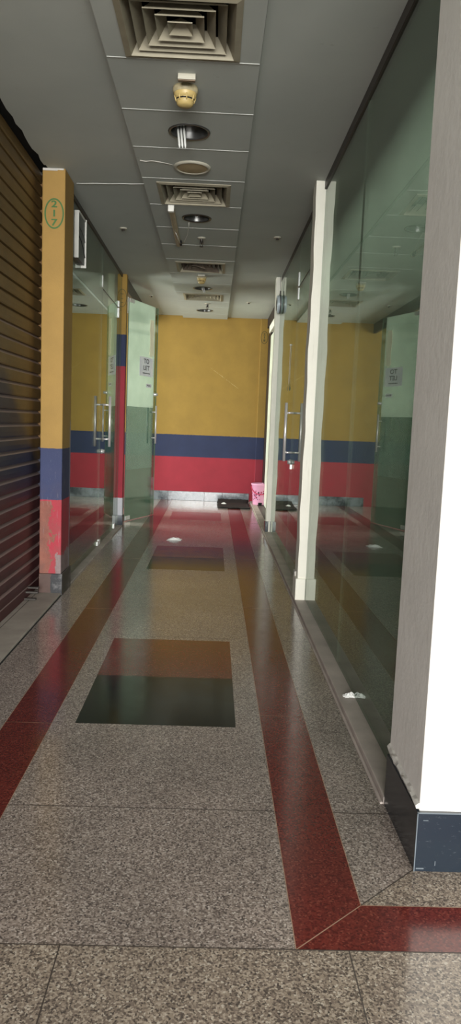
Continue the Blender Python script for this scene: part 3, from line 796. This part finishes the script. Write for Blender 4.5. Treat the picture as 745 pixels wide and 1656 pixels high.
# sprinklers
def make_sprinkler(x, y, z, label, long=1.0):
    t = thing('sprinkler', label, 'sprinkler', (x, y, z), 0, 'ceiling sprinklers')
    m = MB(); m.lathe([(.0005,0),(.040,0),(.040,-.004),(.030,-.011),(.014,-.014),(.0005,-.014)], n=28); m.done('cover_plate', M_aged, t)
    m = MB(); m.lathe([(.013,-.012),(.013,-.03),(.009,-.034),(.009,-.05*long),(.0005,-.05*long)], n=14)
    for k in (-1,1): m.tube([(k*.012,0,-.03),(k*.016,0,-.05*long),(k*.004,0,-.07*long)], .003, 6)
    m.lathe([(.0005,-.070*long),(.017,-.072*long),(.017,-.075*long),(.0005,-.076*long)], n=18); m.done('nozzle', M_darkmetal, t)
    return t
make_sprinkler(SCX+.03, 6.98, HS+.002, 'sprinkler on the panel strip beyond the dark downlight', 1.1)
make_sprinkler(SCX+.05, 10.72, HS+.002, 'sprinkler on the panel strip just beyond the farthest air vent', 1.1)
def cap_sprk(x, y, label):
    t = thing('sprinkler', label, 'sprinkler', (x, y, HC), 0, 'ceiling sprinklers')
    m = MB(); m.lathe([(.0005,0),(.034,0),(.034,-.005),(.030,-.009),(.0005,-.009)], n=24); m.done('cover_plate', M_aged, t)
    m = MB(); m.lathe([(.010,-.009),(.010,-.020),(.016,-.022),(.0005,-.024)], n=14); m.done('nozzle', M_darkmetal, t)
    return t
cap_sprk(-.868, 6.88, 'small white sprinkler on the left ceiling near the sign box')
cap_sprk(.512, 6.96, 'small white sprinkler on the right ceiling near the middle white column')
cap_sprk(-.915, 10.43, 'faint small sprinkler on the left ceiling above the open glass door')
cap_sprk(.425, 10.65, 'faint small sprinkler on the right ceiling near the yellow end wall')

# ------------------------------------------------------------------ small things
# steel drum on the right glass
t = thing('alarm_drum', 'round steel alarm drum high on the far white column', 'alarm', (XR-.007, 8.62, 2.655))
m = MB(); m.lathe([(.0005,-.052),(.085,-.052),(.096,-.046),(.099,-.038),(.099,-.003),(.0005,-.003)], (0,0,0), 36, 'x'); m.done('shell', M_drum, t)
m = MB(); m.lathe([(.101,-.022),(.102,-.016),(.101,-.010)], (0,0,0), 36, 'x'); m.lathe([(.0005,-.056),(.07,-.055),(.075,-.052)], (0,0,0), 30, 'x'); m.done('band', M_darkmetal, t)
m = MB(); m.tube([(-.02,0,.095),(-.016,0,.15)], .006, 8); m.tube([(-.014,.0,.15),(-.02,.02,.24),(-.016,.06,.32)], .0022, 6); m.done('bracket', M_darkmetal, t)
# ribbon hanging in the glass
m = MB(); yy = 7.30; x = XR-.010
for (a, b, w0, w1_) in ((2.06,1.86,.012,.011),(1.86,1.70,.011,.012)):
    m.box((x-.001,yy-w0,b),(x+.001,yy+w0,a))
m.lathe([(.0005,-.008),(.012,0),(.0005,.010)], (x,yy,2.07), 10)
for k in (-1,-.2,.6,1.1): m.poly([(x,yy+k*.006,1.71),(x,yy+k*.006+.012,1.71),(x-.004,yy+k*.05+.012,1.63),(x-.006,yy+k*.05-.008,1.645)])
tag(m.done('ribbon', M_ribbon), 'pale ribbon with frayed end hanging on the right glass beyond the handles', 'ribbon')
# bucket
t = thing('bucket', 'pink flower-printed plastic bucket in the far right corner', 'bucket', (.772, 11.78, .026))
m = MB(); m.lathe([(.0005,.0),(.108,0),(.112,.008),(.138,.31),(.146,.315),(.148,.33),(.144,.338),(.136,.335),(.132,.31),(.108,.015),(.0005,.012)], n=44); m.done('body', M_bucket, t)
m = MB(); pts = [(-.142*math.cos(a), -.142*math.sin(a)-.004, .285-.115*math.sin(a)) for a in [PI*i/20 for i in range(21)]]
m.tube(pts, .007, 8); m.done('handle', M_handle, t)
m = MB(); m.box((-.03,-.118,.0),(.03,-.102,.04)); m.done('foot_notch', M_dark, t, bevel=.006)
# mat
m = MB(); NX, NY = 16, 16; g = []
random.seed(5)
for j in range(NY+1):
    row = []
    for i in range(NX+1):
        x = .10+.50*i/NX+.008*math.sin(j*.9); y = 11.25+.88*j/NY+.012*math.sin(i*.8)
        row.append(m.b.verts.new((x,y,.008+.006*random.random()+(.04*max(0,(j-13)/3)))))
    g.append(row)
for j in range(NY):
    for i in range(NX): fc = m.b.faces.new((g[j][i],g[j][i+1],g[j+1][i+1],g[j+1][i])); fc.smooth = True
o = m.done('floor_mat', M_mat); md = o.modifiers.new('thick','SOLIDIFY'); md.thickness = .008; md.offset = -1
tag(o, 'crumpled black mat on the floor against the end wall', 'mat')
def scrap(name, loc, size, seed, label, sq=.5):
    rnd = random.Random(seed); m = MB(); n = 9; g = []
    for j in range(n+1):
        row = []
        for i in range(n+1):
            x = (i/n-.5)*size*(1+.3*rnd.random()); y = (j/n-.5)*size*.7*(1+.3*rnd.random())
            edge = 1-max(abs(i/n-.5), abs(j/n-.5))*2
            row.append(m.b.verts.new((x, y, size*sq*(.06+edge*(.25+.75*rnd.random())))))
        g.append(row)
    for j in range(n):
        for i in range(n):
            m.b.faces.new((g[j][i],g[j][i+1],g[j+1][i+1])); m.b.faces.new((g[j][i],g[j+1][i+1],g[j+1][i]))
    o = m.done(name, M_scrap, loc=loc); md = o.modifiers.new('thick','SOLIDIFY'); md.thickness = .002
    return tag(o, label, 'paper scrap')
scrap('paper_scrap', (.694, 3.40, .026), .052, 1, 'crumpled white paper scrap on the right kerb before the near glass', .6)
scrap('paper_scrap', (-.39, 8.08, .001), .13, 2, 'white paper scrap lying mid floor between red and dark tiles', .3)
scrap('paper_scrap', (.20, 11.75, .018), .07, 4, 'tiny white scrap lying on the black mat', .5)

# ------------------------------------------------------------------ light
def area(name, loc, rot, sx, sy, power, color=(1,1,1)):
    l = bpy.data.lights.new(name, 'AREA'); l.shape = 'RECTANGLE'; l.size = sx; l.size_y = sy; l.energy = power; l.color = color
    o = bpy.data.objects.new(name, l); COL.objects.link(o); o.location = loc; o.rotation_euler = rot; return o
area('daylight_window', (.4, -8.0, 2.1), (PI/2, 0, 0), 5.5, 4.0, 3000, (1,.99,.965))
area('side_room_window', (-4.4, 10.7, 1.7), (PI/2, 0, -PI/2), 2.6, 2.4, 330, (.96,1,.94))
area('right_shop_fill', (.96, 6.5, 2.2), (PI/2, 0, -PI/2), 7.5, 1.2, 160, (.98,1,.97))  # unseen fill light added behind the glass to brighten the shop interior
w = bpy.data.worlds.new('world'); scn.world = w; w.use_nodes = True
bg = w.node_tree.nodes['Background']; bg.inputs[0].default_value = (.95,1,1,1); bg.inputs[1].default_value = .7
scn.view_settings.view_transform = 'Standard'; scn.view_settings.look = 'None'
scn.view_settings.exposure = 0; scn.view_settings.gamma = 1
scn.cycles.max_bounces = 10; scn.cycles.transparent_max_bounces = 16; scn.cycles.diffuse_bounces = 5; scn.cycles.glossy_bounces = 6
scn.cycles.sample_clamp_indirect = 4
scn.cycles.use_denoising = True
